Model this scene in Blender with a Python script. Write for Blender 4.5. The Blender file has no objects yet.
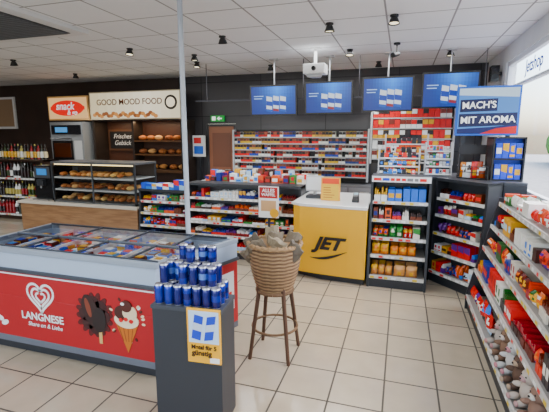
import bpy, math, random
from mathutils import Matrix, Vector
random.seed(7)
R=random.random
def U(a,b): return a+(b-a)*random.random()
def C(r,g,b,s=1.55):
    m=.3*r+.59*g+.11*b
    def l(c):
        c=max(0,min(255,m+(c-m)*s))/255.0
        return c/12.92 if c<=0.04045 else ((c+0.055)/1.055)**2.4
    q=[l(r),l(g),l(b)]; mx=max(q)+1e-6; sat=(mx-min(q))/mx; k=1-.25*sat if s>1.2 else 1
    return (q[0]*k,q[1]*k,q[2]*k,1.0)
# ---------------------------------------------------------------- materials
MATS={}
def newmat(n):
    m=bpy.data.materials.new(n); m.use_nodes=True
    nt=m.node_tree; nt.nodes.clear()
    return m,nt,nt.nodes,nt.links
def attr_mat(n,rough,metal=0.0,emit=0.0,coat=0.0):
    m,nt,N,L=newmat(n)
    o=N.new('ShaderNodeOutputMaterial'); p=N.new('ShaderNodeBsdfPrincipled'); a=N.new('ShaderNodeVertexColor'); a.layer_name='Col'
    p.inputs['Roughness'].default_value=rough; p.inputs['Metallic'].default_value=metal
    if coat: p.inputs['Coat Weight'].default_value=coat
    if emit:
        p.inputs['Base Color'].default_value=(.01,.01,.01,1)
        L.new(a.outputs['Color'],p.inputs['Emission Color']); p.inputs['Emission Strength'].default_value=emit
    else: L.new(a.outputs['Color'],p.inputs['Base Color'])
    L.new(p.outputs[0],o.inputs[0]); MATS[n]=m; return m
attr_mat('matte',0.75); attr_mat('semi',0.45); attr_mat('gloss',0.22,coat=0.1); attr_mat('metal',0.3,1.0)
attr_mat('emit',0.4,emit=1.5); attr_mat('screen',0.3,emit=1.0); attr_mat('glow',0.5,emit=3.0); attr_mat('canpaint',0.22,0.45,coat=.5)
def glass(n,tint,frs=1.45):
    m,nt,N,L=newmat(n)
    o=N.new('ShaderNodeOutputMaterial'); t=N.new('ShaderNodeBsdfTransparent'); g=N.new('ShaderNodeBsdfGlossy'); f=N.new('ShaderNodeFresnel'); x=N.new('ShaderNodeMixShader')
    t.inputs[0].default_value=tint; g.inputs['Roughness'].default_value=0.03; f.inputs[0].default_value=frs
    L.new(f.outputs[0],x.inputs[0]); L.new(t.outputs[0],x.inputs[1]); L.new(g.outputs[0],x.inputs[2]); L.new(x.outputs[0],o.inputs[0]); MATS[n]=m
glass('glass_thin',(0.96,0.985,1,1),1.18); glass('glass_window',(0.98,0.99,1,1),1.1)
def brick_mat(n,c1,c2,cm,w,h,ms,rough,noise=0.0,off=(0,0,0),swap=None,bump=0.0):
    m,nt,N,L=newmat(n)
    o=N.new('ShaderNodeOutputMaterial'); p=N.new('ShaderNodeBsdfPrincipled'); tc=N.new('ShaderNodeTexCoord'); mp=N.new('ShaderNodeMapping'); b=N.new('ShaderNodeTexBrick')
    b.offset=0.0; b.squash=1.0
    mp.inputs['Location'].default_value=off
    if swap: mp.inputs['Rotation'].default_value=swap
    L.new(tc.outputs['Object'],mp.inputs[0]); L.new(mp.outputs[0],b.inputs['Vector'])
    b.inputs['Color1'].default_value=c1; b.inputs['Color2'].default_value=c2; b.inputs['Mortar'].default_value=cm
    b.inputs['Scale'].default_value=1; b.inputs['Brick Width'].default_value=w; b.inputs['Row Height'].default_value=h; b.inputs['Mortar Size'].default_value=ms; b.inputs['Mortar Smooth'].default_value=0.1
    col=b.outputs['Color']
    if noise:
        nz=N.new('ShaderNodeTexNoise'); nz.inputs['Scale'].default_value=6; nz.inputs['Detail'].default_value=6
        L.new(tc.outputs['Object'],nz.inputs['Vector'])
        mr=N.new('ShaderNodeMapRange'); mr.inputs['To Min'].default_value=1-noise; mr.inputs['To Max'].default_value=1+noise
        L.new(nz.outputs[0],mr.inputs[0])
        mx=N.new('ShaderNodeVectorMath'); mx.operation='SCALE'; L.new(col,mx.inputs[0]); L.new(mr.outputs[0],mx.inputs['Scale']); col=mx.outputs[0]
    L.new(col,p.inputs['Base Color']); 
    rr=N.new('ShaderNodeMapRange'); rr.inputs['To Min'].default_value=rough; rr.inputs['To Max'].default_value=0.85
    L.new(b.outputs['Fac'],rr.inputs[0]); L.new(rr.outputs[0],p.inputs['Roughness'])
    if bump:
        bp=N.new('ShaderNodeBump'); bp.invert=True; bp.inputs['Strength'].default_value=bump; bp.inputs['Distance'].default_value=0.004
        L.new(b.outputs['Fac'],bp.inputs['Height']); L.new(bp.outputs[0],p.inputs['Normal'])
    L.new(p.outputs[0],o.inputs[0]); MATS[n]=m
brick_mat('floor_tiles',C(170,160,142,1.1),C(160,150,132,1.1),C(70,65,58,1),0.325,0.325,0.006,0.13,0.13,(0.03,0.08,0),bump=0.4)
brick_mat('ceiling_tiles',C(240,241,242),C(236,237,238),C(150,150,150),0.6,0.6,0.009,0.8,0.02,(0.2,0.1,0))
brick_mat('wall_grey',C(62,61,63),C(56,55,57),C(34,33,36),1.2,0.62,0.006,0.3,0.03,(0.1,0.1,0),(math.radians(90),0,0))
def noise_mat(n,c1,c2,scale,stretch,rough):
    m,nt,N,L=newmat(n)
    o=N.new('ShaderNodeOutputMaterial'); p=N.new('ShaderNodeBsdfPrincipled'); tc=N.new('ShaderNodeTexCoord'); mp=N.new('ShaderNodeMapping'); nz=N.new('ShaderNodeTexNoise'); cr=N.new('ShaderNodeValToRGB')
    mp.inputs['Scale'].default_value=stretch; nz.inputs['Scale'].default_value=scale; nz.inputs['Detail'].default_value=5
    L.new(tc.outputs['Object'],mp.inputs[0]); L.new(mp.outputs[0],nz.inputs['Vector']); L.new(nz.outputs[0],cr.inputs[0])
    cr.color_ramp.elements[0].position=0.35; cr.color_ramp.elements[1].position=0.65
    cr.color_ramp.elements[0].color=c1; cr.color_ramp.elements[1].color=c2
    L.new(cr.outputs[0],p.inputs['Base Color']); p.inputs['Roughness'].default_value=rough; L.new(p.outputs[0],o.inputs[0]); MATS[n]=m
noise_mat('wood',C(128,90,58,1),C(152,114,78,1),4,(1,1,9),0.45)
noise_mat('wall_brown',C(50,36,30,1),C(58,42,35,1),3,(1,1,1),0.5)
noise_mat('wall_white',C(215,217,220),C(222,224,226),3,(1,1,1),0.7)
noise_mat('hedge',C(40,90,35),C(110,150,70),9,(1,1,1),0.8)
noise_mat('pavement',C(150,148,145),C(170,168,165),5,(1,1,1),0.8)
# ---------------------------------------------------------------- builder
class B:
    def __init__(s,name):
        s.n=name; s.v=[]; s.f=[]; s.c=[]; s.m=[]; s.s=[]; s.M=Matrix.Identity(4); s.mats=[]
    def mi(s,m):
        if m not in s.mats: s.mats.append(m)
        return s.mats.index(m)
    def add(s,vs,fs,col,mat='semi',smooth=False):
        b=len(s.v); M=s.M
        for p in vs: s.v.append(tuple(M@Vector(p)))
        k=s.mi(mat); per=isinstance(col,list)
        for i,f in enumerate(fs):
            s.f.append(tuple(b+j for j in f)); s.c.append(col[i] if per else col); s.m.append(k); s.s.append(smooth)
    def quad(s,a,b,c,d,col,mat='semi'): s.add([a,b,c,d],[(0,1,2,3)],col,mat)
    def box(s,x0,x1,y0,y1,z0,z1,col,mat='semi'):
        s.add([(x0,y0,z0),(x1,y0,z0),(x1,y1,z0),(x0,y1,z0),(x0,y0,z1),(x1,y0,z1),(x1,y1,z1),(x0,y1,z1)],
              [(0,3,2,1),(4,5,6,7),(0,1,5,4),(1,2,6,5),(2,3,7,6),(3,0,4,7)],col,mat)
    def prism(s,pts,z0,z1,col,mat='semi'):
        n=len(pts); vs=[(x,y,z0) for x,y in pts]+[(x,y,z1) for x,y in pts]
        s.add(vs,[tuple(range(n-1,-1,-1)),tuple(range(n,2*n))]+[(i,(i+1)%n,n+(i+1)%n,n+i) for i in range(n)],col,mat)
    def xz(s,pts,y0,y1,col,mat='semi'):
        n=len(pts); vs=[(x,y0,z) for x,z in pts]+[(x,y1,z) for x,z in pts]
        s.add(vs,[tuple(range(n)),tuple(range(2*n-1,n-1,-1))]+[(i,n+i,n+(i+1)%n,(i+1)%n) for i in range(n)],col,mat)
    def cyl(s,p0,p1,r0,r1=None,n=12,col=(1,1,1,1),mat='semi'):
        if r1 is None: r1=r0
        p0=Vector(p0);p1=Vector(p1); d=(p1-p0).normalized(); a=d.orthogonal().normalized(); b=d.cross(a)
        vs=[]
        for p,r in((p0,r0),(p1,r1)):
            for i in range(n):
                t=2*math.pi*i/n; vs.append(p+a*(r*math.cos(t))+b*(r*math.sin(t)))
        s.add(vs,[(i,(i+1)%n,n+(i+1)%n,n+i) for i in range(n)],col,mat,True)
        s.add(vs,[tuple(range(n-1,-1,-1)),tuple(range(n,2*n))],col,mat)
    def lathe(s,c,prof,n,cols,mat='semi',rf=None):
        vs=[];k=len(prof)
        for j,(r,z) in enumerate(prof):
            for i in range(n):
                t=2*math.pi*i/n; rr=r if rf is None else rf(r,j,i)
                vs.append((c[0]+rr*math.cos(t),c[1]+rr*math.sin(t),c[2]+z))
        fs=[];cl=[]
        for j in range(k-1):
            for i in range(n):
                fs.append((j*n+i,j*n+(i+1)%n,(j+1)*n+(i+1)%n,(j+1)*n+i)); cl.append(cols[j] if isinstance(cols,list) else cols)
        s.add(vs,fs,cl,mat,True)
        s.add([vs[i] for i in range(n)],[tuple(range(n-1,-1,-1))],cl[0],mat)
        s.add([vs[(k-1)*n+i] for i in range(n)],[tuple(range(n))],cl[-1],mat)
    def ell(s,c,r,col,mat='matte',n=12,m=8,rot=None):
        vs=[];fs=[]
        for j in range(m+1):
            ph=math.pi*j/m
            for i in range(n):
                t=2*math.pi*i/n; p=Vector((r[0]*math.sin(ph)*math.cos(t),r[1]*math.sin(ph)*math.sin(t),r[2]*math.cos(ph)))
                if rot: p=rot@p
                vs.append((c[0]+p.x,c[1]+p.y,c[2]+p.z))
        for j in range(m):
            for i in range(n):
                fs.append((j*n+i,(j+1)*n+i,(j+1)*n+(i+1)%n,j*n+(i+1)%n))
        s.add(vs,fs,col,mat,True)
    def tube(s,path,r,n,col,mat='semi'):
        for i in range(len(path)-1): s.cyl(path[i],path[i+1],r,r,n,col,mat)
    def pack(s,x,y,z,w,d,h,c1,c2,mat='semi',style=0):
        s.box(x,x+w,y,y+d,z,z+h,c1,mat); e=y-0.0012
        if style==0:
            s.quad((x+w*.08,e,z+h*.3),(x+w*.92,e,z+h*.3),(x+w*.92,e,z+h*.68),(x+w*.08,e,z+h*.68),c2,mat)
        elif style==1:
            s.quad((x,e,z+h*.55),(x+w,e,z+h*.42),(x+w,e,z+h*.98),(x,e,z+h*.98),c2,mat)
        elif style==2:
            s.quad((x+w*.1,e,z+h*.1),(x+w*.9,e,z+h*.1),(x+w*.9,e,z+h*.25),(x+w*.1,e,z+h*.25),c2,mat)
            s.quad((x+w*.25,e,z+h*.45),(x+w*.75,e,z+h*.4),(x+w*.8,e,z+h*.85),(x+w*.2,e,z+h*.8),c2,mat)
    def bag(s,x,y,z,w,h,d,c1,c2,mat='gloss',c3=None,crumple=.003,smooth=True):
        G=6;vs=[]; c3=c3 or c1; pt=random.randint(0,2)
        for sd in(-1,1):
            for j in range(G+1):
                for i in range(G+1):
                    u=i/G;v=j/G; b=(math.sin(math.pi*u)**.6 if 0<u<1 else 0)*(math.sin(math.pi*v)**.5 if 0<v<1 else 0)
                    px=x+w*(0.5+(u-.5)*(1-.08*math.sin(math.pi*v)))
                    vs.append((px,y+d/2+sd*d/2*b+U(-crumple,crumple)*(b>0),z+h*v))
        fs=[];cl=[];o=(G+1)**2
        for j in range(G):
            for i in range(G):
                a=j*(G+1)+i
                if pt==0: c=c2 if (1<=j<=2 and 1<=i<=4) else (c3 if j==4 and 1<=i<=4 else c1)
                elif pt==1: c=c2 if j>=4 else (c3 if (j in(1,2) and i in(2,3)) else c1)
                else: c=c2 if (j==3 and 0<i<5) or (j==4 and 1<i<4) else (c3 if j<2 else c1)
                fs.append((a,a+1,a+G+2,a+G+1)); cl.append(c)
                fs.append((o+a,o+a+G+1,o+a+G+2,o+a+1)); cl.append(c1)
        s.add(vs,fs,cl,mat,smooth)
    def bottle(s,x,y,z,r,h,cb,cl,cc,n=8):
        s.lathe((x,y,z),[(r,0),(r,h*.12),(r,h*.5),(r,h*.62),(r*.38,h*.76),(r*.34,h*.88),(r*.36,h)],n,[cb,cl,cb,cb,cb,cc],'gloss')
    def can(s,x,y,z,r,h,c1,c2,n=14,mat='gloss'):
        s.lathe((x,y,z),[(r*.85,0),(r,h*.05),(r,h*.35),(r,h*.65),(r,h*.93),(r*.82,h*.985),(r*.82,h)],n,[C(190,190,195),c1,c2,c1,C(190,190,195),C(150,150,155)],mat)
    def build(s,bevel=0,parent=None):
        me=bpy.data.meshes.new(s.n); me.from_pydata(s.v,[],s.f); 
        for m in s.mats: me.materials.append(MATS[m])
        me.polygons.foreach_set('material_index',s.m); me.polygons.foreach_set('use_smooth',s.s)
        ca=me.color_attributes.new('Col','FLOAT_COLOR','CORNER'); buf=[]
        for p in me.polygons: buf.extend(list(s.c[p.index])*p.loop_total)
        ca.data.foreach_set('color',buf); me.update()
        o=bpy.data.objects.new(s.n,me); bpy.context.collection.objects.link(o)
        if bevel:
            b=o.modifiers.new('bev','BEVEL'); b.width=bevel; b.segments=2; b.limit_method='ANGLE'; b.angle_limit=math.radians(50)
        if parent: o.parent=parent
        return o
FM={}
def flat(col,emit=0.0,rough=0.4):
    k=(col,emit)
    if k in FM: return FM[k]
    m,nt,N,L=newmat('print_%d'%len(FM)); o=N.new('ShaderNodeOutputMaterial'); p=N.new('ShaderNodeBsdfPrincipled')
    p.inputs['Base Color'].default_value=col; p.inputs['Roughness'].default_value=rough
    if emit: p.inputs['Emission Color'].default_value=col; p.inputs['Emission Strength'].default_value=emit
    L.new(p.outputs[0],o.inputs[0]); FM[k]=m; return m
def text(s,size,loc,col,parent,rotz=0,shear=0,bold=0,emit=0,align='CENTER',sx=1.0,tilt=0,ext=0.001,name='lettering'):
    cu=bpy.data.curves.new('t','FONT'); cu.body=s; cu.size=size; cu.align_x=align; cu.align_y='CENTER'; cu.extrude=ext; cu.shear=shear; cu.offset=bold
    t=bpy.data.objects.new('t',cu); bpy.context.collection.objects.link(t)
    bpy.context.view_layer.update()
    me=bpy.data.meshes.new_from_object(t.evaluated_get(bpy.context.evaluated_depsgraph_get()))
    bpy.data.objects.remove(t)
    M=Matrix.Translation(loc)@Matrix.Rotation(rotz,4,'Z')@Matrix.Rotation(math.radians(90),4,'X')@Matrix.Rotation(tilt,4,'Z')@Matrix.Diagonal((sx,1,1,1))
    me.transform(M); me.materials.clear(); me.materials.append(flat(col,emit))
    o=bpy.data.objects.new(name,me); bpy.context.collection.objects.link(o); o.parent=parent
    return o
BLK=C(16,16,18);DG=C(38,40,44);MG=C(95,98,102);LG=C(190,192,194);W=C(238,239,239);RED=C(196,20,26);YEL=C(250,190,10);BLU=C(20,70,175);NAVY=C(14,22,62)
CANDY=[C(240,240,240),C(205,30,30),C(60,130,205),C(235,185,40),C(120,30,35),C(225,110,35),C(90,45,120),C(200,220,235),C(20,40,110),C(100,55,30),C(50,30,25),C(230,225,215),C(170,25,30),C(60,130,70)]
CHIPS=[C(190,25,30),C(225,125,25),C(235,185,40),C(150,30,30),C(50,95,50),C(238,236,230),C(95,40,25),C(25,50,125),C(215,75,25),C(140,20,45),C(60,35,30),C(225,220,210),C(235,235,230),C(45,40,42)]
BREAD=[C(180,105,45,1),C(200,135,65,1),C(150,82,35,1),C(215,160,95,1)]
# ---------------------------------------------------------------- room
def room_piece(name,fn,bevel=0):
    b=B(name); fn(b); return b.build(bevel)
X0,X1,Y0,Y1,ZC=-9.5,1.2,-3.0,7.1,2.7
room_piece('floor',lambda b:b.box(X0-.1,X1+.1,Y0-.1,Y1+.1,-.1,0,W,'floor_tiles'))
room_piece('ceiling',lambda b:b.box(X0-.1,X1+.1,Y0-.1,Y1+.1,ZC,ZC+.1,W,'ceiling_tiles'))
def wb(b):
    b.box(-4.15,-3.62,Y1,Y1+.1,0,ZC,W,'wall_grey'); b.box(-3.0,X1+.1,Y1,Y1+.1,0,ZC,W,'wall_grey'); b.box(-3.62,-3.0,Y1,Y1+.1,1.82,ZC,W,'wall_grey')
    b.box(X0-.1,-4.15,Y1,Y1+.1,0,ZC,W,'wall_brown')
room_piece('wall_back',wb)
room_piece('wall_left',lambda b:b.box(X0-.1,X0,Y0,Y1,0,ZC,W,'wall_brown'))
def wr(b):
    b.box(X1,X1+.12,Y0,Y1,0,1.0,W,'wall_white'); b.box(X1,X1+.12,Y0,Y1,2.5,ZC,W,'wall_white')
    b.box(X1,X1+.12,5.9,Y1,1.0,2.5,W,'wall_white'); b.box(X1,X1+.12,Y0,.3,1.0,2.5,W,'wall_white')
room_piece('wall_right',wr)
def wf(b):
    b.box(X0,X1,Y0-.1,Y0,0,.3,W,'wall_white'); b.box(X0,X1,Y0-.1,Y0,2.5,ZC,W,'wall_white')
    b.box(X0,-7.5,Y0-.1,Y0,.3,2.5,W,'wall_white'); b.box(.9,X1,Y0-.1,Y0,.3,2.5,W,'wall_white')
room_piece('wall_front',wf)
def win(b):
    fr=C(225,228,232)
    for y in (.3,2.1,3.75,5.84): b.box(X1+.02,X1+.07,y,y+.05,1.0,2.5,fr,'semi')
    b.box(X1+.02,X1+.07,.3,5.9,1.0,1.05,fr); b.box(X1+.02,X1+.07,.3,5.9,2.45,2.5,fr)
    b.box(X1+.02,X1+.07,.3,5.9,2.16,2.19,fr)
    b.quad((X1+.05,5.9,1.0),(X1+.05,.3,1.0),(X1+.05,.3,2.5),(X1+.05,5.9,2.5),W,'glass_window')
window1=room_piece('window_1',win)
text('Jetshop',0.19,(X1+.01,4.75,2.31),C(20,60,170),window1,rotz=math.radians(-90),bold=.003)
def win2(b):
    fr=C(225,228,232)
    for x in(-7.5,-5.4,-3.3,-1.2,.84): b.box(x,x+.06,Y0-.08,Y0,.3,2.5,fr)
    b.box(-7.5,.9,Y0-.08,Y0,.3,.36,fr); b.box(-7.5,.9,Y0-.08,Y0,2.44,2.5,fr)
room_piece('window_2',win2)
room_piece('trim_1',lambda b:b.box(-4.15,-4.05,Y1-.06,Y1,0,ZC,C(30,28,28)))
def door(b):
    b.box(-3.615,-3.57,Y1+.0,Y1+.08,0,1.815,C(60,60,62)); b.box(-3.05,-3.005,Y1+.0,Y1+.08,0,1.815,C(60,60,62)); b.box(-3.57,-3.05,Y1+.0,Y1+.08,1.77,1.815,C(60,60,62))
    b.box(-3.57,-3.05,Y1+.02,Y1+.06,0,1.77,C(160,120,100)); b.box(-3.5,-3.12,Y1+.012,Y1+.02,1.0,1.65,C(130,95,80))
    b.cyl((-3.12,Y1-.03,.95),(-3.22,Y1-.03,.95),.012,.012,8,LG,'metal'); b.cyl((-3.12,Y1-.03,.95),(-3.12,Y1+.03,.95),.01,.01,8,LG,'metal')
room_piece('door_1',door)
b=B('street_pavement'); b.box(X1+.2,30,-15,40,-.12,-.02,W,'pavement'); b.build()
b=B('street_hedge')
for i in range(24):
    hh=1.0+U(0,.35); b.ell((9+U(-.5,.5),-2+i*1.3,hh-.02),(1.2,1.0,hh),W,'hedge',14,9)
b.build()
# ---------------------------------------------------------------- shelving
def price_strip(b,x0,x1,y,z,h=.03,base=C(200,200,196)):
    b.box(x0,x1,y-.012,y,z-h,z+.004,base)
    x=x0+.01
    while x<x1-.06:
        w=U(.035,.05)
        b.quad((x,y-.0135,z-h*.85),(x+w,y-.0135,z-h*.85),(x+w,y-.0135,z-h*.1),(x,y-.0135,z-h*.1),random.choice([W,W,C(250,215,60),C(225,60,50),W]),'semi'); x+=w+U(.01,.07)
def fill(b,x0,x1,y,z,hmax,depth,pal,kinds,wr=(.05,.11),hr=(.6,1.0)):
    x=x0+.008
    while x<x1-.03:
        k=random.choice(kinds); w=U(*wr); h=hmax*U(*hr); c1=random.choice(pal); c2=random.choice(pal); c3=random.choice(pal)
        n=random.choice([1,2,2,3]); st=random.randint(0,2)
        for q in range(n):
            if x+w>x1-.005: break
            j=U(0,.012)
            if k=='box':
                b.pack(x,y+j,z,w*.94,depth*.45,h,c1,c2,'semi',st); b.pack(x,y+depth*.5+j,z,w*.94,depth*.45,h*U(.9,1.05),c1,c2,'semi',st)
            elif k=='bag':
                b.bag(x,y+j,z,w,h,min(.06,depth*.4),c1,c2,'gloss',c3); b.bag(x,y+depth*.45+j,z,w,h*U(.95,1.05),min(.06,depth*.4),c1,c2,'gloss',c3)
            elif k=='bottle':
                r=w*.45; b.bottle(x+r,y+r+.005,z,r,h,c1,c2,random.choice(pal))
                b.bottle(x+r,y+3.2*r+.005,z,r,h,c1,c2,random.choice(pal))
            elif k=='can':
                r=w*.45; b.can(x+r,y+r,z,r,h,c1,c2)
            elif k=='roll':
                b.box(x,x+w*.96,y+j,y+depth*.8,z,z+h*.4,c1); 
                for a in range(3):
                    b.box(x+w*(.08+.3*a),x+w*(.30+.3*a),y+j+.01,y+depth*.7,z+h*.4,z+h*U(.55,.9),c2,'gloss')
            x+=w+.003
        x+=U(0,.012)
def gondola(name,pname,M,L,depth,H,tiers,kinds,pal,frame=DG,back=C(60,62,65),wr=(.035,.075),side=True,topcap=True,hr=(.45,.85),strip=C(205,205,202),header=None):
    g=B(name); g.M=M; p=B(pname); p.M=M
    g.box(0,L,depth-.03,depth,0,H,back); g.box(0,L,tiers[0][1]+.02,depth-.03,0,tiers[0][0]-.035,frame)
    if side:
        for xx in(0,L-.025):
            g.add([(xx,0,0),(xx,depth,0),(xx,depth,H),(xx,tiers[-1][1]-.0,H),(xx,tiers[-1][1],tiers[-1][0]),(xx,0,tiers[0][0]),
                   (xx+.025,0,0),(xx+.025,depth,0),(xx+.025,depth,H),(xx+.025,tiers[-1][1],H),(xx+.025,tiers[-1][1],tiers[-1][0]),(xx+.025,0,tiers[0][0])],
                  [(0,1,2,3,4,5),(11,10,9,8,7,6)]+[(i,6+i,6+(i+1)%6,(i+1)%6) for i in range(6)],frame)
    if topcap: g.box(0,L,tiers[-1][1]-.01,depth,H-.03,H+.001,frame)
    if header:
        yh=tiers[-1][1]; g.box(.01,L-.01,yh-.02,yh-.01,H-.055,H+.005,W); x=.03
        while x<L-.1: w=U(.03,.09); g.box(x,x+w,yh-.022,yh-.02,H-.04,H-.012,random.choice(header)); x+=w+.015
    for i,(z,o,*k) in enumerate(tiers):
        g.box(.025,L-.025,o+.012,depth-.03,z-.02,z,C(140,140,138)); price_strip(g,.026,L-.026,o+.012,z,base=strip)
        top=tiers[i+1][0]-.04 if i+1<len(tiers) else (H-.035)
        kk=k[0] if k else kinds; pp=k[1] if len(k)>1 else pal; lim=k[2] if len(k)>2 else L-.03; ww=k[3] if len(k)>3 else wr
        fill(p,.03,lim,o+.025,z,max(.06,top-z-.01),depth-.07-o,pp,kk,ww,hr)
    G=g.build(); P=p.build(); return G,P
def TM(x,y,deg=0): return Matrix.Translation((x,y,0))@Matrix.Rotation(math.radians(deg),4,'Z')
gondola('confectionery_shelf','confectionery_packets',TM(-.29,4.2),.6,.44,1.18,
  [(.13,0,['bag'],BREAD+[YEL,W],.57,(.07,.12)),(.35,.03,['bag'],[C(215,140,40),YEL,C(170,80,30),W],.57,(.06,.1)),(.54,.05,['box','bag'],CANDY),(.73,.07,['box','roll'],CANDY),(.92,.09,['box','roll'],[C(50,120,205),W,BLU,YEL,C(50,120,205),W])],['box'],CANDY,header=[BLU,RED,C(120,120,120)])
gondola('sweets_shelf','sweets_packets',TM(.335,4.62,-47.5),.637,.25,1.15,
  [(.13,0),(.35,.02),(.56,.03),(.76,.04),(.94,.05)],['box','roll','bag'],CANDY)
gondola('snack_shelf','snack_bags',TM(.64,3.93,-90),2.9,.54,1.06,
  [(.14,0,['bag'],CANDY,.85,(.07,.11)),(.40,.05,['bag','bag','box','roll'],CHIPS),(.62,.10,['bag','bag','box','roll'],CHIPS),(.82,.15,['bag','box','roll'],CANDY+CHIPS),(1.02,.20,['roll'],CHIPS,0)],['bag'],CHIPS,back=C(110,110,110),wr=(.04,.085),topcap=False,hr=(.5,.95))
p=B('crisp_bags'); p.M=TM(.64,3.93,-90)
fill(p,.03,2.87,.23,1.022,.12,.24,[C(225,95,20),C(235,150,30),C(195,30,25),C(240,240,235),C(50,105,50),C(240,240,235),C(240,240,240)],['bag','bag','box'],(.05,.1),(.45,.9)); p.build()
gondola('counter_front_shelf','chocolate_bars',TM(-2.72,4.66),1.57,.34,.98,
  [(.12,0),(.30,.02),(.47,.04),(.63,.06),(.79,.08)],['box','roll','roll'],CANDY)
gondola('counter_front_shelf','biscuit_packets',TM(-3.62,4.85),.88,.34,.84,
  [(.12,0),(.32,.02),(.5,.04),(.67,.06)],['box','roll','bag'],CANDY)
b=B('cereal_boxes'); x=-3.58
while x<-2.88:
    w=U(.07,.1); b.pack(x,4.92,.842,w,.1,U(.07,.15),random.choice([C(50,130,205),W,C(30,80,170),C(180,210,235)]),random.choice([W,BLU,YEL,RED]),'semi',1); x+=w+.005
b.build()
b=B('service_counter')
b.box(-2.72,-1.16,5.02,5.45,0,.93,DG); b.box(-2.75,-1.16,5.01,5.48,.93,.96,LG); b.build(.004)
b=B('service_counter')
b.prism([(-.29,4.66),(.31,4.66),(.31,5.3),(-.29,5.3)],0,1.12,DG)
b.prism([(.335,4.84),(.53,4.84),(.97,4.36),(1.17,4.36),(1.17,5.3),(.335,5.3)],0,1.12,DG)
b.prism([(-.29,4.66),(.5,4.82),(.97,4.36),(1.17,4.36),(1.17,5.32),(-.29,5.32)],1.12,1.15,C(60,62,66))
b.build(.004)
b=B('chewing_gum_cartons')
for yy in(5.03,5.2):
    x=-2.6
    while x<-1.25:
        w=U(.05,.09); b.pack(x,yy,.961,w,.1,U(.06,.13)+(.06 if yy>5.1 else 0),random.choice(CANDY),random.choice(CANDY),'semi',random.randint(0,2)); x+=w+U(0.003,.03)
b.build()
# yellow counter
b=B('checkout_counter')
Yc=(.86,.44,0.0,1)
pts=[(-1.14,4.34),(-1.05,4.27),(-.8,4.23),(-.5,4.2),(-.31,4.19),(-.31,5.2),(-1.14,5.2)]
b.prism(pts,.07,.83,Yc,'semi'); b.prism([(-1.12,4.38),(-.8,4.27),(-.32,4.23),(-.32,5.15),(-1.12,5.15)],0,.07,DG)
b.prism([(-1.15,4.32),(-1.05,4.25),(-.8,4.21),(-.5,4.18),(-.305,4.17),(-.305,5.22),(-1.15,5.22)],.83,.865,C(225,226,225),'gloss')
cc=b.build(.006)
text('JET',.19,(-.72,4.205,.43),BLK,cc,rotz=math.radians(-4.5),shear=.35,bold=.008,sx=1.15)
sw=B('swoosh'); sw.M=Matrix.Translation((-.72,4.2,.32))@Matrix.Rotation(math.radians(-4.5),4,'Z')
pt=[]
for i in range(13):
    u=i/12; pt.append((-.2+.42*u,.055*math.sin(u*2.2-1.9)+.03*u))
for i in range(11,-1,-1):
    u=i/12; pt.append((-.2+.42*u,.055*math.sin(u*2.2-1.9)+.03*u-.03*math.sin(math.pi*u)))
sw.xz(pt,-.002,.004,BLK,'semi'); sw.build(parent=cc)
b=B('cash_register'); b.box(-1.06,-.88,4.6,4.78,.866,.9,DG); b.cyl((-.97,4.7,.9),(-.97,4.7,1.0),.02,.02,10,LG)
b.box(-1.07,-.86,4.64,4.67,.95,1.13,LG); b.quad((-1.055,4.638,.965),(-.875,4.638,.965),(-.875,4.638,1.115),(-1.055,4.638,1.115),C(215,218,220)); b.build(.004)
b=B('menu_poster'); b.box(-.86,-.64,4.5,4.51,.866,1.13,(.85,.4,.02,1),'semi'); b.box(-.845,-.655,4.497,4.5,1.06,1.12,C(225,90,10)); b.box(-.84,-.66,4.497,4.5,.88,1.05,C(245,205,100))
for k in range(5): b.box(-.83,-.83+U(.08,.15),4.495,4.497,.9+.028*k,.907+.028*k,C(160,90,50))
b.box(-.85,-.65,4.51,4.6,.866,.874,LG); b.build()
b=B('card_terminal'); b.box(-.5,-.43,4.45,4.57,.866,.885,DG); b.add([(-.5,4.45,.885),(-.43,4.45,.885),(-.43,4.57,.885),(-.5,4.57,.885),(-.495,4.48,.93),(-.435,4.48,.93),(-.435,4.56,.965),(-.495,4.56,.965)],[(0,1,5,4),(1,2,6,5),(2,3,7,6),(3,0,4,7),(4,5,6,7)],BLK); b.add([(-.488,4.512,.9455),(-.442,4.512,.9455),(-.442,4.55,.9625),(-.488,4.55,.9625)],[(0,1,2,3)],C(120,150,160)); b.build()
b=B('advertising_board'); b.box(-1.62,-1.37,4.5,4.515,.62,1.0,W); b.box(-1.61,-1.38,4.497,4.5,.86,.99,C(150,15,20)); b.box(-1.59,-1.4,4.497,4.5,.7,.83,C(205,175,140))
b.cyl((-1.42,4.497,.68),(-1.42,4.49,.68),.055,.055,20,YEL); b.box(-1.51,-1.48,4.515,4.53,0,.95,DG); b.box(-1.6,-1.39,4.46,4.6,0,.02,DG)
ab=b.build(); text('ALLES',.06,(-1.495,4.495,.95),W,ab,bold=.001); text('WAFFEL',.048,(-1.495,4.495,.9),W,ab,bold=.001)
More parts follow.
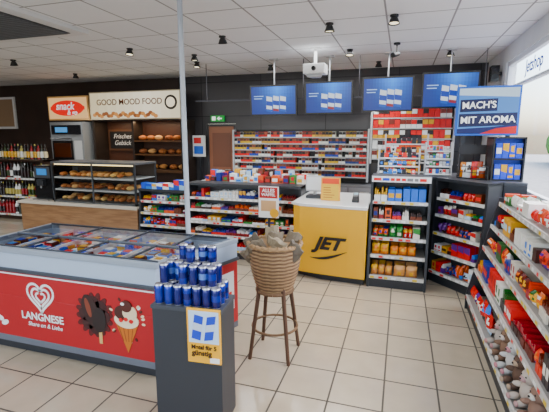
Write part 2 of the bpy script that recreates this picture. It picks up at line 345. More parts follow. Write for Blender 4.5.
# ---------------------------------------------------------------- back wall cigarette shelves
def cig(name,x0,x1,z0,rows,dz,y,pal,w0,h,tops):
    g=B(name); g.box(x0,x1,y+.12,Y1-.02,z0-.08,z0+rows*dz+.02,BLK); p=B('cigarette_packets')
    for r in range(rows):
        z=z0+r*dz; g.box(x0,x1,y,y+.12,z-.012,z,C(120,120,120)); g.box(x0,x1,y-.008,y,z-.016,z+.004,C(175,175,175))
        x=x0+.01; rp=pal[r%len(pal)] if isinstance(pal[0],list) else pal
        while x<x1-w0:
            c=random.choice(rp); n=random.choice([1,2,3,4])
            for q in range(n):
                if x>x1-w0: break
                if R()<.06: x+=w0; continue
                p.box(x,x+w0*.93,y+.005,y+.1,z+.001,z+h,c,'semi')
                p.quad((x,y+.003,z+h*.45),(x+w0*.93,y+.003,z+h*.45),(x+w0*.93,y+.003,z+h*.95),(x,y+.003,z+h*.95),random.choice(tops),'semi')
                x+=w0
    g.box(x0-.03,x0,y,Y1-.02,z0-.08,z0+rows*dz+.02,LG); g.box(x1,x1+.03,y,Y1-.02,z0-.08,z0+rows*dz+.02,LG)
    g.build(); p.build()
CP=[W,C(220,220,216),C(190,22,26),C(205,170,95),C(20,65,155),C(225,225,218),C(160,20,28),C(15,50,105),C(225,195,60),C(200,30,34)]
TP=[C(50,36,32),C(100,66,54),C(30,30,34),C(130,88,70),C(70,50,46)]
cig('tobacco_shelf',-2.95,-.55,.9,7,.112,6.88,CP,.058,.092,TP)
RR=[C(200,12,16),C(205,18,16),C(180,10,14),W]
cig('tobacco_shelf',-.48,.75,1.22,5,.165,6.88,[CP,[W,W,RR[0],C(220,100,30)],[YEL,W,RR[0],C(30,30,36)],RR,RR],.085,.14,[C(190,12,16),W,C(200,16,16),C(240,190,40),C(120,60,50),C(40,34,34)])
b=B('storage_cabinet'); b.box(-2.95,.8,6.7,7.05,0,.78,C(110,110,112)); 
for k in range(7): b.box(-2.93+.53*k,-2.43+.53*k,6.685,6.7,.05,.74,C(130,130,132)); b.box(-2.75+.53*k,-2.6+.53*k,6.67,6.685,.66,.675,LG,'metal')
b.build(.004)
# ---------------------------------------------------------------- TVs
def tv(x0,x1,y,z0,z1,rz=0):
    b=B('television'); cx=(x0+x1)/2; w=(x1-x0)/2
    b.M=Matrix.Translation((cx,y,(z0+z1)/2))@Matrix.Rotation(math.radians(rz),4,'Z')@Matrix.Rotation(math.radians(6),4,'X'); h=(z1-z0)/2
    b.box(-w,w,0,.04,-h,h,BLK,'gloss'); b.box(-w*.5,w*.5,.04,.07,-h*.6,h*.6,BLK)
    G=16; sx=w-.022; sz=h-.024
    for i in range(G):
        for j in range(8):
            xa=-sx+2*sx*i/G; xb=-sx+2*sx*(i+1)/G; za=-sz+2*sz*j/8; zb=-sz+2*sz*(j+1)/8
            f=max(0,1-abs((i+.5)/G-.6)*1.6)*(.3+.7*j/7)
            b.quad((xa,-.001,za),(xb,-.001,za),(xb,-.001,zb),(xa,-.001,zb),(.0+.02*f*f,.035+.38*f*f,.34+1.25*f*f,1.0),'screen')
    # pack trio: tilted product boxes with coloured lid and label
    for k,(px,dz_) in enumerate([(-.065,0),(.04,.03),(.145,0)]):
        px*=w/.36; a=.044; zz=dz_*h
        b.quad((px-a,-.002,-h*.7+zz),(px+a,-.002,-h*.76+zz),(px+a+.008,-.002,h*.2+zz),(px-a+.008,-.002,h*.28+zz),(.85,.95,1.1,1),'screen')
        b.quad((px-a+.004,-.003,-h*.32+zz),(px+a+.004,-.003,-h*.38+zz),(px+a+.006,-.003,-h*.08+zz),(px-a+.006,-.003,-h*.02+zz),(.0,.05,.5,1),'screen')
        b.quad((px-a,-.003,-h*.7+zz),(px+a,-.003,-h*.76+zz),(px+a+.001,-.003,-h*.6+zz),(px-a+.001,-.003,-h*.54+zz),(.35,.02,.03,1) if k==1 else (.0,.1,.6,1),'screen')
    for k in range(2): b.quad((-sx*.88,-.002,h*(.1+.16*k)),(-sx*(.5-.06*k),-.002,h*(.1+.16*k)),(-sx*(.5-.06*k),-.002,h*(.15+.16*k)),(-sx*.88,-.002,h*(.15+.16*k)),(.5,.8,1.3,1),'screen')
    b.M=Matrix.Identity(4); b.cyl((cx,y+.06,(z0+z1)/2),(cx,y+.06,ZC),.012,.012,10,LG,'metal'); b.box(cx-.06,cx+.06,y,y+.12,ZC-.015,ZC,LG)
    return b.build()
tv(-2.21,-1.49,5.8,1.89,2.33); tv(-1.37,-.69,5.8,1.90,2.35); tv(-.56,.11,5.8,1.92,2.38); tv(.21,.90,5.8,1.95,2.41)
b=B('hanging_rail'); b.box(-3.2,1.0,5.93,5.95,2.13,2.15,C(80,80,84),'metal')
for x in(-3.0,-1.43,-.62,.98): b.cyl((x,5.94,2.15),(x,5.94,ZC),.006,.006,8,C(100,100,104),'metal')
b.build()
b=B('ceiling_projector'); b.box(-1.26,-.98,5.2,5.42,2.38,2.5,W); b.prism([(-1.22,5.24),(-1.02,5.24),(-1.06,5.38),(-1.18,5.38)],2.34,2.38,LG); b.cyl((-1.12,5.2,2.44),(-1.12,5.17,2.44),.03,.025,14,BLK,'gloss'); b.cyl((-1.12,5.31,2.5),(-1.12,5.31,2.7),.02,.02,8,W); b.box(-1.19,-1.05,5.25,5.37,2.685,2.7,W); b.build(.008)
b=B('security_camera'); b.cyl((-.12,5.3,2.7),(-.12,5.3,2.58),.01,.01,8,BLK); b.cyl((-.16,5.18,2.54),(-.1,5.34,2.58),.03,.022,12,BLK); b.cyl((-.12,5.3,2.7),(-.12,5.3,2.68),.04,.04,12,BLK); b.build()
b=B('wall_speaker'); b.box(1.06,1.16,6.05,6.2,2.3,2.5,BLK,'gloss'); b.cyl((1.11,6.05,2.36),(1.11,6.045,2.36),.035,.035,16,DG); b.cyl((1.11,6.05,2.44),(1.11,6.045,2.44),.02,.02,16,DG); b.box(1.16,1.199,6.1,6.15,2.38,2.42,DG); b.build(.006)
for (x,y) in [(-3.4,4.6),(-1.99,4.36),(-.75,4.2),(-.13,4.1),(-5.55,4.75),(-5.7,6.1),(-3.04,5.72),(-2.05,6.3),(-2.8,5.2),(-.71,5.5),(.54,5.9),(-.4,6.5),(-7.6,5.9)]:
    b=B('ceiling_spotlight'); b.M=Matrix.Translation((x,y,ZC))@Matrix.Rotation(math.radians(U(-10,10)),4,'X')@Matrix.Scale(.78,4)
    b.lathe((0,0,0.005),[(.05,-.0),(.05,-.025),(.03,-.03),(.045,-.05),(.068,-.11),(.064,-.11),(.055,-.09)],16,BLK,'semi'); b.lathe((0,0,0),[(.055,-.094),(.05,-.092)],16,C(255,240,215),'glow')
    b.build()
    l=bpy.data.lights.new('spot','SPOT'); l.energy=48; l.spot_size=math.radians(110); l.spot_blend=.6; l.shadow_soft_size=.06; l.color=(1,.98,.95)
    o=bpy.data.objects.new('spotlight_lamp',l); o.location=(x,y,ZC-.15); bpy.context.collection.objects.link(o)
b=B('air_conditioner'); b.box(-4.55,-3.25,2.62,3.72,2.66,2.7,C(225,226,226)); b.box(-4.42,-3.38,2.74,3.6,2.652,2.66,C(60,62,65))
for k in range(17): b.box(-4.4,-3.4,2.76+.05*k,2.785+.05*k,2.645,2.652,C(105,107,110))
b.build(.004)
b=B('exit_sign'); b.box(-3.48,-3.22,7.02,7.08,1.86,1.97,C(10,120,60),'emit'); b.box(-3.45,-3.38,7.015,7.02,1.88,1.95,W,'emit'); b.xz([(-3.35,1.915),(-3.3,1.95),(-3.3,1.925),(-3.25,1.925),(-3.25,1.905),(-3.3,1.905),(-3.3,1.88)],7.015,7.02,W,'emit'); b.build()
px,py=-1.69,2.93
b=B('support_pole'); b.cyl((px,py,0),(px,py,ZC),.021,.021,20,C(176,182,190),'semi'); b.cyl((px,py,0),(px,py,.015),.06,.06,16,LG,'metal'); b.cyl((px,py,ZC-.015),(px,py,ZC),.05,.05,16,LG,'metal'); b.build()
# ---------------------------------------------------------------- freezer
b=B('ice_cream_freezer')
xl=-3.02; P=[(xl,2.06),(-1.43,2.06),(-1.19,2.80),(xl,2.80)]
def inset(P,d): 
    return [(P[0][0]+d,P[0][1]+d),(P[1][0]-d*1.05,P[1][1]+d),(P[2][0]-d*1.1,P[2][1]-d),(P[3][0]+d,P[3][1]-d)]
def ring(Po,Pi,z0,z1,col,mat='semi'):
    n=len(Po); vs=[(x,y,z0) for x,y in Po]+[(x,y,z1) for x,y in Po]+[(x,y,z0) for x,y in Pi]+[(x,y,z1) for x,y in Pi]
    fs=[]
    for i in range(n):
        j=(i+1)%n; fs+= [(i,j,n+j,n+i),(2*n+j,2*n+i,3*n+i,3*n+j),(n+i,n+j,3*n+j,3*n+i),(j,i,2*n+i,2*n+j)]
    b.add(vs,fs,col,mat)
b.prism(inset(P,.04),.0,.08,C(40,42,46)); b.prism(P,.08,.13,C(100,103,110))
RF=(.40,.002,.008,1)
b.prism(P,.13,.45,RF,'semi'); ring(P,inset(P,.05),.45,.635,RF,'semi')
b.prism(inset(P,.05),.45,.46,C(225,228,230))
ring(inset(P,-.012),inset(P,.05),.635,.66,C(60,64,70)); ring(P,inset(P,.035),.66,.775,C(180,192,208)); ring(inset(P,-.006),inset(P,.03),.775,.81,C(150,158,168))
b.box(xl+.04,-1.35,2.415,2.435,.80,.82,C(90,96,104))
for x in(-2.55,-2.08,-1.66): b.box(x-.006,x+.006,2.09,2.42,.805,.82,C(50,54,60)); b.box(x-.006+.12,x+.006+.12,2.43,2.77,.808,.823,C(50,54,60))
b.box(xl+.03,-1.43,2.088,2.098,.805,.82,C(50,54,60)); b.box(xl+.03,-1.26,2.765,2.775,.808,.823,C(50,54,60))
b.quad((xl+.03,2.09,.812),(-1.46,2.09,.812),(-1.36,2.42,.812),(xl+.03,2.42,.812),W,'glass_thin')
b.quad((xl+.03,2.42,.816),(-1.36,2.42,.816),(-1.26,2.77,.816),(xl+.03,2.77,.816),W,'glass_thin')
for x in(-2.73,-2.42,-2.1,-1.79): b.box(x-.004,x+.004,2.12,2.75,.46,.785,W)
fz=b.build(.003)
p=B('ice_cream_packets')
for ix in range(19):
    cA=random.choice([C(100,45,22),W,C(20,80,180),C(225,165,80),C(180,15,25),C(20,60,140),C(150,200,240),C(60,140,210),W,C(60,140,210)])
    for iy in range(8):
        x=-2.95+ix*.079; y=2.12+iy*.078
        if x+.075>-1.50: continue
        c=random.choice([cA,cA,W,C(30,110,205),C(70,35,22)]); t=.745+U(-.03,.03)
        p.pack(x,y,.462,.072,.07,t-.462,c,random.choice([W,BLU,RED,YEL]),'semi',1); c2=random.choice([W,BLU,RED,YEL,C(60,140,210),C(90,45,25)])
        p.box(x+.01,x+.062,y+.012,y+.058,t,t+.004,c2,'semi')
p.build()
g=B('front_print'); y=2.0575
def heart(cx,cz,s,n=40):
    r=[]
    for i in range(n):
        t=2*math.pi*i/n; r.append((cx+s*.98*16*math.sin(t)**3/16,cz+s*(13*math.cos(t)-5*math.cos(2*t)-2*math.cos(3*t)-math.cos(4*t))/16))
    return r
def strokes(pts,w,yy,col):
    n=len(pts)
    for i in range(n-1):
        a=Vector(pts[i]);c=Vector(pts[i+1]);d=(c-a); 
        if d.length<1e-5: continue
        q=Vector((-d.y,d.x)).normalized()*w
        g.quad((a.x-q.x,yy,a.y-q.y),(c.x-q.x,yy,c.y-q.y),(c.x+q.x,yy,c.y+q.y),(a.x+q.x,yy,a.y+q.y),col)
def disc(cx,cz,rx,rz,yy,col,n=24,rot=0,mat='semi'):
    g.xz([(cx+rx*math.cos(t)*math.cos(rot)-rz*math.sin(t)*math.sin(rot),cz+rx*math.cos(t)*math.sin(rot)+rz*math.sin(t)*math.cos(rot)) for t in [2*math.pi*i/n for i in range(n)]],yy,y+.0012,col,mat)
hx=-2.39
h1=heart(hx,.475,.12); strokes(h1+[h1[0]],.009,y,W)
h2=heart(hx,.47,.08); strokes(h2[3:38],.009,y,W)
h3=heart(hx,.467,.042); strokes(h3[3:36],.008,y,W)
DK=C(38,14,10)
for k in range(16):
    t=k*math.pi/8+.1; disc(-1.93+.12*math.cos(t),.40+.125*math.sin(t),.05*U(.6,1),.022,y-.0004*(k%3),C(70,6,10),12,t)
for k in range(8):
    t=k*math.pi/4; disc(-1.93+.07*math.cos(t),.40+.08*math.sin(t),.06,.05,y-.0015,C(45,10,10),14,t)
disc(-1.96,.43,.065,.115,y-.003,DK,28,.25); disc(-1.975,.45,.02,.07,y-.0035,C(120,70,55),20,.25)
disc(-1.89,.37,.055,.09,y-.004,C(24,10,8),28,-.1); g.box(-1.9,-1.875,y-.003,y,.2,.30,C(220,190,140))
g.xz([(-1.67,.17),(-1.585,.37),(-1.755,.37)],y-.003,y+.001,C(190,125,60))
for k in range(4): strokes([(-1.74+.04*k,.37),(-1.70+.02*k,.25)],.003,y-.004,C(130,75,35))
disc(-1.67,.40,.095,.055,y-.005,C(240,228,205)); disc(-1.70,.45,.06,.05,y-.006,C(60,26,16)); disc(-1.64,.455,.055,.05,y-.007,C(235,220,195)); disc(-1.665,.50,.045,.04,y-.008,C(70,30,18)); disc(-1.69,.515,.015,.01,y-.009,W)
for k in range(3): disc(-1.71+.04*k,.40+.01*(k%2),.016,.014,y-.010,C(175,15,30),12)
for k in range(14):
    t=U(0,6.28); disc(-1.67+.13*math.cos(t),.40+.15*math.sin(t),.014,.009,y-.001,random.choice([W,C(240,225,200),C(70,30,18)]),10,t)
for k in range(6): disc(-2.98+.045*k,.24+.02*math.sin(k*2),.035,.02,y-.0005*k,W,14,k*.7)
g.box(xl+.02,-1.45,y-.001,y+.002,.615,.625,W)
g.build(parent=fz)
text('LANGNESE',.078,(hx,y-.003,.315),W,fz,bold=.0015); text('Share on & Liebe',.045,(hx+.02,y-.003,.255),W,fz,shear=.2)
sd=B('side_print'); a=math.atan2(.74,.24); sd.M=Matrix.Translation((-1.43,2.06,0))@Matrix.Rotation(a,4,'Z')
sd.box(.45,.73,-.003,.0,.25,.56,W); sd.box(.5,.7,-.005,-.003,.3,.4,RED); sd.box(.5,.66,-.005,-.003,.44,.5,C(120,60,40)); sd.build(parent=fz)
# ---------------------------------------------------------------- pedestal with cans
PM=TM(-1.24,1.735,5)
b=B('display_pedestal'); b.M=PM
b.box(0,.39,0,.22,0,.685,C(40,43,48)); b.box(-.006,.396,-.006,.226,.685,.705,C(56,60,66)); b.box(.002,.388,-.004,0,.0,.05,C(30,32,36))
PY=-.008
b.box(.205,.392,PY-.003,PY+.008,.405,.71,(.85,.42,0,1)); b.box(.215,.383,PY-.005,PY-.003,.52,.70,C(205,222,240))
for (a0,a1,b0,b1) in [(.23,.28,.545,.535),(.30,.35,.535,.545)]:
    b.add([(a0,PY-.006,b0),(a1,PY-.006,b1),(a1+.02,PY-.006,b1+.135),(a0+.02,PY-.006,b0+.135)],[(0,1,2,3)],C(15,60,160))
    b.add([(a0+.007,PY-.0065,b0+.05),(a1+.007,PY-.0065,b1+.05),(a1+.015,PY-.0065,b1+.09),(a0+.015,PY-.0065,b0+.09)],[(0,1,2,3)],C(200,210,225))
b.box(.33,.383,PY-.006,PY-.003,.412,.44,W)
pd=b.build(.003); 
for s_,sz_,xx,zz in (('Metal für 5',.032,.298,.495),('günstig',.04,.285,.462)):
    pp_=PM@Vector((xx,PY-.006,zz)); text(s_,sz_,pp_,C(50,30,16),pd,rotz=math.radians(5),bold=.001,name='poster_text')
b=B('energy_drink_cans'); b.M=PM
dk=C(4,18,85); mb=C(10,45,130); sv=C(110,140,200)
for i in range(7):
    for j in range(3):
        b.can(.03+.0545*i+U(-.002,.002),.035+.062*j,.7055,.0262,.11,random.choice([dk,dk,mb]),random.choice([sv,mb,dk,dk]),mat='canpaint')
for i in range(6):
    for j in range(3):
        if R()<.88: b.can(.06+.0545*i+U(-.006,.006),.05+.056*j,.816,.0255,.11,random.choice([dk,mb,dk]),random.choice([sv,mb,dk]),mat='canpaint')
for i in range(4):
    b.can(.14+.056*i+U(-.004,.004),.11+U(-.03,.03),.927,.0255,.09,dk,random.choice([sv,mb]),mat='canpaint')
b.build()
# ---------------------------------------------------------------- wicker basket
b=B('wicker_basket_stand'); cx,cy=-.83,2.64; wc=C(146,116,80,1); wd=C(98,72,46,1)
n=84; prof=[]; rows=26
for j in range(rows*2+1):
    v=j/(rows*2); z=.50+.34*v; r=.125+.06*math.sin(min(1,v*1.15)*math.pi/2); prof.append((r,z))
def rf(r,j,i): return r+.0055*math.cos(math.pi*i/3+ (math.pi if (j//2)%2 else 0))*(1 if j%2 else .2)
b.lathe((cx,cy,0),prof,n,[wc if (j//2)%2 else wd for j in range(rows*2)],'matte',rf)
for k in range(2):
    ring_=[]; rr=.187; 
    for i in range(49):
        t=2*math.pi*i/48; ring_.append((cx+rr*math.cos(t)+.006*math.cos(12*t+k*3.14)*math.cos(t),cy+rr*math.sin(t),.845+.008*math.sin(12*t+k*3.14)))
    b.tube(ring_,.012,8,wc,'matte')
for rr,zz,w in((.13,.5,.012),(.165,.22,.009)):
    b.tube([(cx+rr*math.cos(2*math.pi*i/32),cy+rr*math.sin(2*math.pi*i/32),zz) for i in range(33)],w,8,wd,'matte')
for a in (35,125,215,305):
    t=math.radians(a+10); p0=(cx+.12*math.cos(t),cy+.12*math.sin(t),.56); p1=(cx+.205*math.cos(t),cy+.205*math.sin(t),0)
    b.cyl(p1,p0,.013,.016,10,C(76,50,32,1),'matte')
b.build()
b=B('paper_bags')
for k,(dx,dy,rz,ti,tx,h) in enumerate([(-.08,0,10,-34,5,.26),(-.04,.07,-15,-12,-8,.27),(.06,.06,12,24,-6,.26),(.08,-.03,-8,40,6,.25),(-.05,-.07,8,-22,14,.235),(.05,-.08,-12,16,12,.235),(0,.0,25,2,0,.25),(-.1,-.03,30,-46,4,.22),(.02,-.03,-30,8,8,.24)]):
    b.M=Matrix.Translation((cx+dx*.5,cy+dy,.67))@Matrix.Rotation(math.radians(rz),4,'Z')@Matrix.Rotation(math.radians(ti),4,'Y')@Matrix.Rotation(math.radians(tx),4,'X')
    c=random.choice([C(112,100,82,1),C(136,122,98,1),C(94,84,70,1),C(150,136,112,1)])
    w=.115; vs=[];fs=[]; G=5
    for sd in(-1,1):
        for j in range(G+1):
            for i in range(G+1):
                u=i/G;v=j/G; th=.022*(1-.4*v); e=1 if 0<i<G else .3
                vs.append((-w/2+w*u+.006*math.sin(7*v+k),sd*(th*e+.007*math.sin(5*u+9*v+k*1.7)*(.3+v))+.012*math.sin(3*v+k),h*v+(.008*math.sin(9*u+k) if j==G else 0)))
    o_=(G+1)**2
    for j in range(G):
        for i in range(G):
            a=j*(G+1)+i; fs.append((a,a+1,a+G+2,a+G+1)); fs.append((o_+a,o_+a+G+1,o_+a+G+2,o_+a+1))
        a=j*(G+1); fs.append((a,a+G+1,o_+a+G+1,o_+a)); a+=G; fs.append((a+G+1,a,o_+a,o_+a+G+1))
    for i in range(G): a=G*(G+1)+i; fs.append((a,a+1,o_+a+1,o_+a))
    b.add(vs,fs,c,'matte',False)
b.build()
# ---------------------------------------------------------------- bakery
b=B('bakery_counter')
b.box(-5.9,-3.66,4.9,5.6,0,.52,W,'wood'); b.box(-5.93,-3.64,4.87,5.62,.52,.56,C(190,184,174)); b.box(-5.88,-3.68,4.89,4.9,0,.08,DG)
b.build(.004)
b=B('pastry_display_case')
x0,x1,ya,yb,z0,z1=-5.25,-3.7,4.95,5.5,.56,1.17
for x in(x0,x1-.025):
    for yy in(ya,yb-.025): b.box(x,x+.025,yy,yy+.025,z0,z1,C(50,52,55))
b.box(x0,x1,ya,yb,z1,z1+.03,C(75,77,80)); b.box(x0,x1,ya,yb,z0,z0+.03,C(90,90,90)); b.box(x0,x1,yb-.01,yb,z0,z1,C(50,42,38))
for z in(.76,.95): b.box(x0+.02,x1-.02,ya+.03,yb-.02,z,z+.012,C(150,154,156)); b.box(x0+.02,x1-.02,ya+.025,ya+.03,z-.012,z+.012,C(170,170,168))
b.quad((x0,ya-.001,z0),(x1,ya-.001,z0),(x1,ya-.001,z1),(x0,ya-.001,z1),W,'glass_thin')
b.box(x0+.05,x1-.05,ya+.02,ya+.05,z1-.02,z1,C(255,225,180),'glow'); b.box((x0+x1)/2-.01,(x0+x1)/2+.01,ya,ya+.02,z0,z1,C(90,92,95))
b.build()
p=B('bread_rolls')
for z in(.592,.774,.964):
    x=x0+.1
    while x<x1-.1:
        if R()<.12: x+=.1; continue
        s_=U(.75,1.05)
        p.ell((x,ya+.15,z+.035*s_),(.05*s_,.08*s_,.035*s_),random.choice(BREAD+[C(225,195,140),C(100,45,25)])); p.ell((x,ya+.35,z+.035),(.05,.08,.035),random.choice(BREAD)); x+=U(.1,.13)
p.build()
b=B('bakery_shelving')
b.box(-6.9,-3.85,6.62,7.08,1.88,1.9,C(45,38,34))
b.box(-5.85,-3.87,7.0,7.08,.0,1.88,C(70,46,32)); b.box(-5.87,-5.83,6.62,7.0,.0,1.88,C(45,38,34)); b.box(-3.9,-3.85,6.62,7.08,0,1.88,C(45,38,34)); b.box(-5.02,-4.98,6.7,7.0,1.0,1.88,C(45,38,34))
b.box(-5.83,-3.9,6.62,7.0,.9,.95,C(90,70,54)); b.box(-5.83,-3.9,6.66,7.0,0,.9,C(50,40,36))
for z in(1.22,1.48): b.box(-4.98,-3.9,6.7,7.0,z,z+.025,C(105,76,50))
b.build()
l=bpy.data.lights.new('shelf_lamp','AREA'); l.shape='RECTANGLE'; l.size=1.7; l.size_y=.08; l.energy=9; l.color=(1,.75,.45)
o=bpy.data.objects.new('shelf_lamp',l); o.location=(-4.85,6.75,1.86); bpy.context.collection.objects.link(o)
p=B('bread_loaves')
for z in(.951,1.246,1.506):
    x=-4.88
    while x<-4.0:
        p.ell((x,6.85,z+.05),(.075,.1,.05),random.choice(BREAD),'matte'); x+=U(.17,.26)
for x in(-5.6,-5.35,-5.15): p.ell((x,6.85,1.01),(.1,.1,.06),random.choice(BREAD))
p.build()
b=B('chalkboard_sign'); b.box(-5.78,-5.1,6.96,6.99,1.3,1.72,C(90,66,48)); b.box(-5.74,-5.14,6.95,6.96,1.34,1.68,C(22,21,21)); cb=b.build()
text('Frisches',.13,(-5.44,6.945,1.58),W,cb,shear=.3); text('Gebäck',.13,(-5.44,6.945,1.45),W,cb,shear=.3)
b=B('illuminated_sign')
b.box(-6.9,-5.9,6.58,6.7,1.9,2.37,C(222,190,145)); b.box(-6.87,-5.93,6.572,6.58,1.93,2.34,C(204,166,118,1.2),'emit')
el=[(-6.4+.4*math.cos(t),2.135+.15*math.sin(t)) for t in [2*math.pi*i/32 for i in range(32)]]
b.xz(el,6.56,6.572,C(170,35,2),'emit'); b.box(-6.82,-5.98,6.565,6.571,2.10,2.17,C(170,35,2),'emit')
sg=b.build(); text('snack',.2,(-6.45,6.555,2.17),W,sg,shear=.2,bold=.004,emit=.6); text('& go',.13,(-6.28,6.555,2.045),W,sg,shear=.2,bold=.003,emit=.6)
b=B('illuminated_sign')
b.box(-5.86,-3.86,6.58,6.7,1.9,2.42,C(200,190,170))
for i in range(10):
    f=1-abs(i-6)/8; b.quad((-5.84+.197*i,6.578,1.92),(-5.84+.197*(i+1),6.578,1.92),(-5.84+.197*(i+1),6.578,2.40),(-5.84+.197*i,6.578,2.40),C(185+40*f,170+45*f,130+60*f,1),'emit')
for k in range(26):
    x=-5.75+.055*k; b.xz([(x+.045*math.cos(t),1.99+.03*math.sin(k*1.7)+.035*math.sin(t)) for t in [2*math.pi*i/12 for i in range(12)]],6.57-.0003*k,6.576,random.choice([C(150,95,45,1.1),C(175,120,65,1.1),C(120,70,35,1.1)]),'emit')
b.xz([(-4.05+.13*math.cos(t),2.2+.13*math.sin(t)) for t in [2*math.pi*i/24 for i in range(24)]],6.568,6.577,C(40,36,32))
b.xz([(-4.05+.09*math.cos(t),2.2+.09*math.sin(t)) for t in [2*math.pi*i/24 for i in range(24)]],6.562,6.567,C(235,225,205),'emit')
sg=b.build(); text('GOOD MOOD FOOD',.15,(-4.95,6.56,2.22),C(110,66,35),sg,bold=.002)
b=B('baking_oven')
b.box(-6.76,-5.92,6.45,7.05,.0,1.06,C(50,48,47)); b.box(-6.74,-5.94,6.43,7.0,1.06,1.86,C(140,142,144),'semi')
b.box(-6.7,-6.2,6.415,6.43,1.12,1.5,C(30,28,28),'gloss'); b.box(-6.66,-6.24,6.41,6.415,1.17,1.45,C(70,40,26),'gloss')
b.box(-6.7,-5.98,6.415,6.43,1.62,1.8,C(25,25,28),'gloss'); b.box(-6.6,-6.3,6.41,6.415,1.66,1.76,C(90,140,180),'emit'); b.box(-6.16,-5.98,6.415,6.43,1.12,1.5,C(205,206,206))
b.cyl((-6.7,6.38,1.54),(-6.2,6.38,1.54),.014,.014,8,LG,'metal')
for x in(-6.68,-6.22): b.cyl((x,6.38,1.54),(x,6.43,1.54),.01,.01,8,LG,'metal')
b.build(.004)
b=B('coffee_machine'); b.box(-5.72,-5.36,5.05,5.5,.56,1.12,BLK,'gloss'); b.box(-5.7,-5.38,5.035,5.05,.92,1.1,C(60,62,66)); b.box(-5.64,-5.44,5.03,5.035,.97,1.07,C(60,120,170),'emit'); b.box(-5.7,-5.38,4.96,5.05,.56,.59,LG,'metal'); b.box(-5.6,-5.48,4.98,5.05,.8,.9,DG); b.cyl((-5.54,5.0,.8),(-5.54,5.0,.76),.015,.01,8,LG,'metal'); b.build(.004)
M=TM(-8.2,5.75)
WN=[C(15,28,15),C(32,14,14),C(45,58,22),C(190,180,120),C(20,16,16),C(28,22,18),C(120,20,30)]
gondola('wine_shelf','wine_bottles',M,1.9,.4,1.15,[(.1,0),(.45,.02),(.8,.03)],['bottle'],WN+[W],frame=C(48,36,30),back=C(60,45,38),wr=(.07,.085),hr=(.85,1.0))
p=B('wine_bottles'); p.M=M
for i in range(22): p.bottle(.06+.083*i,.2,1.152,.037,.29,random.choice(WN),random.choice([W,YEL,C(220,210,180)]),random.choice(WN))
p.build()
b=B('picture_frame'); b.box(-9.0,-8.35,7.05,7.09,1.75,2.45,C(225,225,225)); b.box(-8.95,-8.4,7.045,7.05,1.8,2.4,C(160,140,120)); b.build()
b=B('notice_board'); b.box(-3.84,-3.58,6.95,6.98,1.2,1.6,W); b.box(-3.81,-3.62,6.945,6.95,1.25,1.4,C(60,110,190)); b.box(-3.81,-3.66,6.945,6.95,1.45,1.56,C(200,60,60)); b.box(-3.73,-3.69,6.98,7.02,0,1.6,DG); b.box(-3.84,-3.6,6.9,7.05,0,.03,DG); b.build()
# ---------------------------------------------------------------- right rear counter goods
b=B('lightbox_sign'); b.box(.55,1.17,4.9,4.98,1.6,2.12,C(50,110,190)); b.quad((.57,4.898,1.62),(1.15,4.898,1.62),(1.15,4.898,2.10),(.57,4.898,2.10),(.05,.22,.62,1),'emit')
b.quad((.57,4.896,2.03),(1.15,4.896,2.0),(1.15,4.896,2.10),(.57,4.896,2.10),(.45,.6,.75,1),'emit')
b.add([(.57,4.8955,1.62),(1.15,4.8955,1.62),(1.15,4.8955,1.72),(.9,4.8955,1.69),(.57,4.8955,1.67)],[(0,1,2,3,4)],C(14,26,80))
b.add([(.8,4.895,1.62),(1.15,4.895,1.62),(1.15,4.895,1.70),(.95,4.895,1.675)],[(0,1,2,3)],C(190,10,20))
b.add([(.585,4.8945,1.85),(.95,4.8945,1.86),(.95,4.8945,1.99),(.585,4.8945,1.98)],[(0,1,2,3)],C(12,18,60)); b.add([(.58,4.8945,1.69),(1.145,4.8945,1.71),(1.145,4.8945,1.84),(.58,4.8945,1.83)],[(0,1,2,3)],C(12,18,60))
b.box(.62,.66,4.92,4.96,1.15,1.6,DG); b.box(1.06,1.10,4.92,4.96,1.15,1.6,DG)
lb=b.build(); text("MACH'S",.1,(.77,4.89,1.92),W,lb,bold=.002,tilt=.02,emit=.5,sx=.95); text("MIT AROMA",.1,(.862,4.89,1.765),W,lb,bold=.002,tilt=.02,emit=.5,sx=.98)
b=B('coffee_to_go_stand'); b.box(.88,1.15,4.6,4.62,1.151,1.58,C(20,70,170)); b.box(.87,.885,4.5,4.85,1.151,1.58,C(20,22,26)); b.box(1.145,1.16,4.5,4.85,1.151,1.58,C(20,22,26)); b.box(.87,1.16,4.5,4.85,1.57,1.585,C(20,22,26)); b.box(.885,1.145,4.5,4.6,1.36,1.375,C(20,22,26)); b.box(.885,1.145,4.5,4.6,1.151,1.165,C(20,22,26)); b.build()
p=B('drink_cartons')
for z in(1.376,1.166):
    for k in range(4): p.pack(.9+.06*k,4.52,z,.055,.06,.15,C(15,70,180),random.choice([W,YEL,C(90,160,220)]),'gloss',k%3)
p.build()
b=B('snack_basket'); 
for z in (1.16,1.22,1.28): b.tube([(.58,4.68,z),(.84,4.5,z),(.86,4.78,z),(.6,4.84,z),(.58,4.68,z)],.004,6,BLK)
b.prism([(.58,4.68),(.84,4.5),(.86,4.78),(.6,4.84)],1.151,1.157,BLK)
for f in [(.58,4.68),(.84,4.5),(.86,4.78),(.6,4.84),(.71,4.59)]: b.cyl((f[0],f[1],1.151),(f[0],f[1],1.5 if f in[(.86,4.78),(.6,4.84)] else 1.28),.005,.005,6,BLK)
b.box(.6,.86,4.8,4.81,1.4,1.5,C(30,30,34)); b.build()
p=B('pretzel_packets')
for k in range(8): p.bag(.61+.024*k,4.66-.012*k+U(0,.06),1.158,.065,U(.12,.18),.03,random.choice([C(205,140,40),C(150,80,35),W,RED]),random.choice([W,YEL,C(60,40,30)]))
p.build()
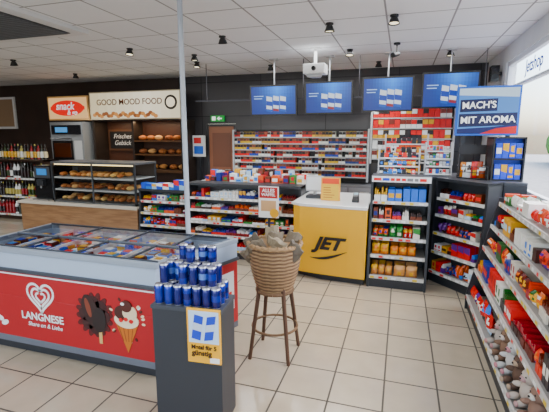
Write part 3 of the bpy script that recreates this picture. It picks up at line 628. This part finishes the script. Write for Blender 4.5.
def rack(name,pn,x0,x1,y,z0,rows,dz,pal,w0):
    b=B(name); p=B(pn)
    for x in(x0,x1-.01): b.box(x,x+.01,y,y+.2,z0,z0+rows*dz+.03,LG)
    for r in range(rows):
        yy=y+.04*r; z=z0+r*dz; b.box(x0+.01,x1-.01,yy,y+.2,z,z+.006,LG); b.box(x0+.01,x1-.01,yy,yy+.004,z,z+.02,W)
        x=x0+.015
        while x<x1-w0-.01:
            p.pack(x,yy+.008,z+.008,w0*.85,.02,dz*.75,random.choice(pal),random.choice(pal),'semi',random.randint(0,2)); x+=w0
    b.build(); p.build()
rack('leaflet_rack','scratch_cards',-.25,.2,4.72,1.151,3,.09,[W,C(60,130,200),C(205,40,40),C(40,44,50),YEL,DG],.05)
rack('lighter_rack','lighters',.26,.55,4.9,1.151,4,.085,[W,C(200,40,40),C(40,90,170),C(50,130,70),LG,DG],.036)
rack('leaflet_rack','battery_packets',-.2,.3,5.12,1.151,4,.11,[W,C(205,30,30),C(235,180,40),C(30,30,36),DG],.06)
# ---------------------------------------------------------------- plush toys on the bottom shelf
def plush(x,y,z,s,c,c2,rz):
    b=B('plush_toy'); b.M=Matrix.Translation((x,y,z))@Matrix.Rotation(math.radians(rz),4,'Z')@Matrix.Scale(s,4)
    b.ell((0,0,.07),(.06,.05,.07),c); b.ell((0,-.005,.17),(.052,.048,.048),c); b.ell((0,-.045,.16),(.025,.022,.018),c2); b.ell((0,-.066,.165),(.008,.006,.006),BLK,n=8,m=6)
    for q in(-1,1):
        b.ell((q*.042,0,.213),(.02,.01,.022),c); b.ell((q*.042,-.008,.213),(.011,.006,.013),c2); b.ell((q*.02,-.045,.182),(.006,.005,.006),BLK,n=8,m=6)
        b.ell((q*.06,-.03,.09),(.018,.035,.018),c,rot=Matrix.Rotation(math.radians(q*25),3,'Z')); b.ell((q*.04,-.065,.025),(.022,.04,.022),c); b.ell((q*.04,-.1,.025),(.018,.01,.018),c2)
    b.build()
for i,(y,c,c2) in enumerate([(2.96,C(170,160,150,1),C(180,130,130,1)),(2.80,C(120,90,70,1),C(200,190,180,1)),(2.64,C(190,188,185,1),C(185,120,130,1)),(2.48,C(90,66,52,1),C(170,145,120,1)),(2.32,C(185,172,160,1),C(180,140,140,1)),(2.16,C(130,100,84,1),C(205,200,190,1))]):
    plush(.74,y,.141,.92,c,c2,-72)
# ---------------------------------------------------------------- lights
def area(n,loc,rot,sx,sy,e,col=(1,1,1)):
    l=bpy.data.lights.new(n,'AREA'); l.shape='RECTANGLE'; l.size=sx; l.size_y=sy; l.energy=e; l.color=col
    o=bpy.data.objects.new(n,l); o.location=loc; o.rotation_euler=rot; bpy.context.collection.objects.link(o); return o
area('ceiling_fill',(-1.5,1.0,2.66),(0,0,0),3,1.5,55,(1,1,1))  # added soft fill lights under the ceiling, no real fittings there
area('ceiling_fill',(-5.5,3.0,2.66),(0,0,0),3,1.5,55,(1,.99,.97))
area('ceiling_fill',(-1.2,5.4,2.66),(0,0,0),3,.6,40,(1,1,1))
area('daylight_front',(-3.3,-2.9,1.5),(math.radians(90),0,0),8,2.0,100,(.96,.98,1))
w=bpy.data.worlds.new('World'); bpy.context.scene.world=w; w.use_nodes=True; nt=w.node_tree; bg=nt.nodes['Background']
sk=nt.nodes.new('ShaderNodeTexSky'); 
try:
    sk.sky_type='NISHITA'; sk.sun_disc=False; sk.sun_elevation=math.radians(50); sk.sun_rotation=math.radians(80); sk.dust_density=3.0
except Exception: pass
nt.links.new(sk.outputs[0],bg.inputs[0]); bg.inputs[1].default_value=1.3
cam=bpy.data.cameras.new('camera'); cam.sensor_width=36; cam.lens=400/549*36; cam.clip_start=.05
co=bpy.data.objects.new('camera',cam); co.location=(0,0,1.6); co.rotation_euler=(math.radians(80),0,math.radians(17.5)); bpy.context.collection.objects.link(co); bpy.context.scene.camera=co
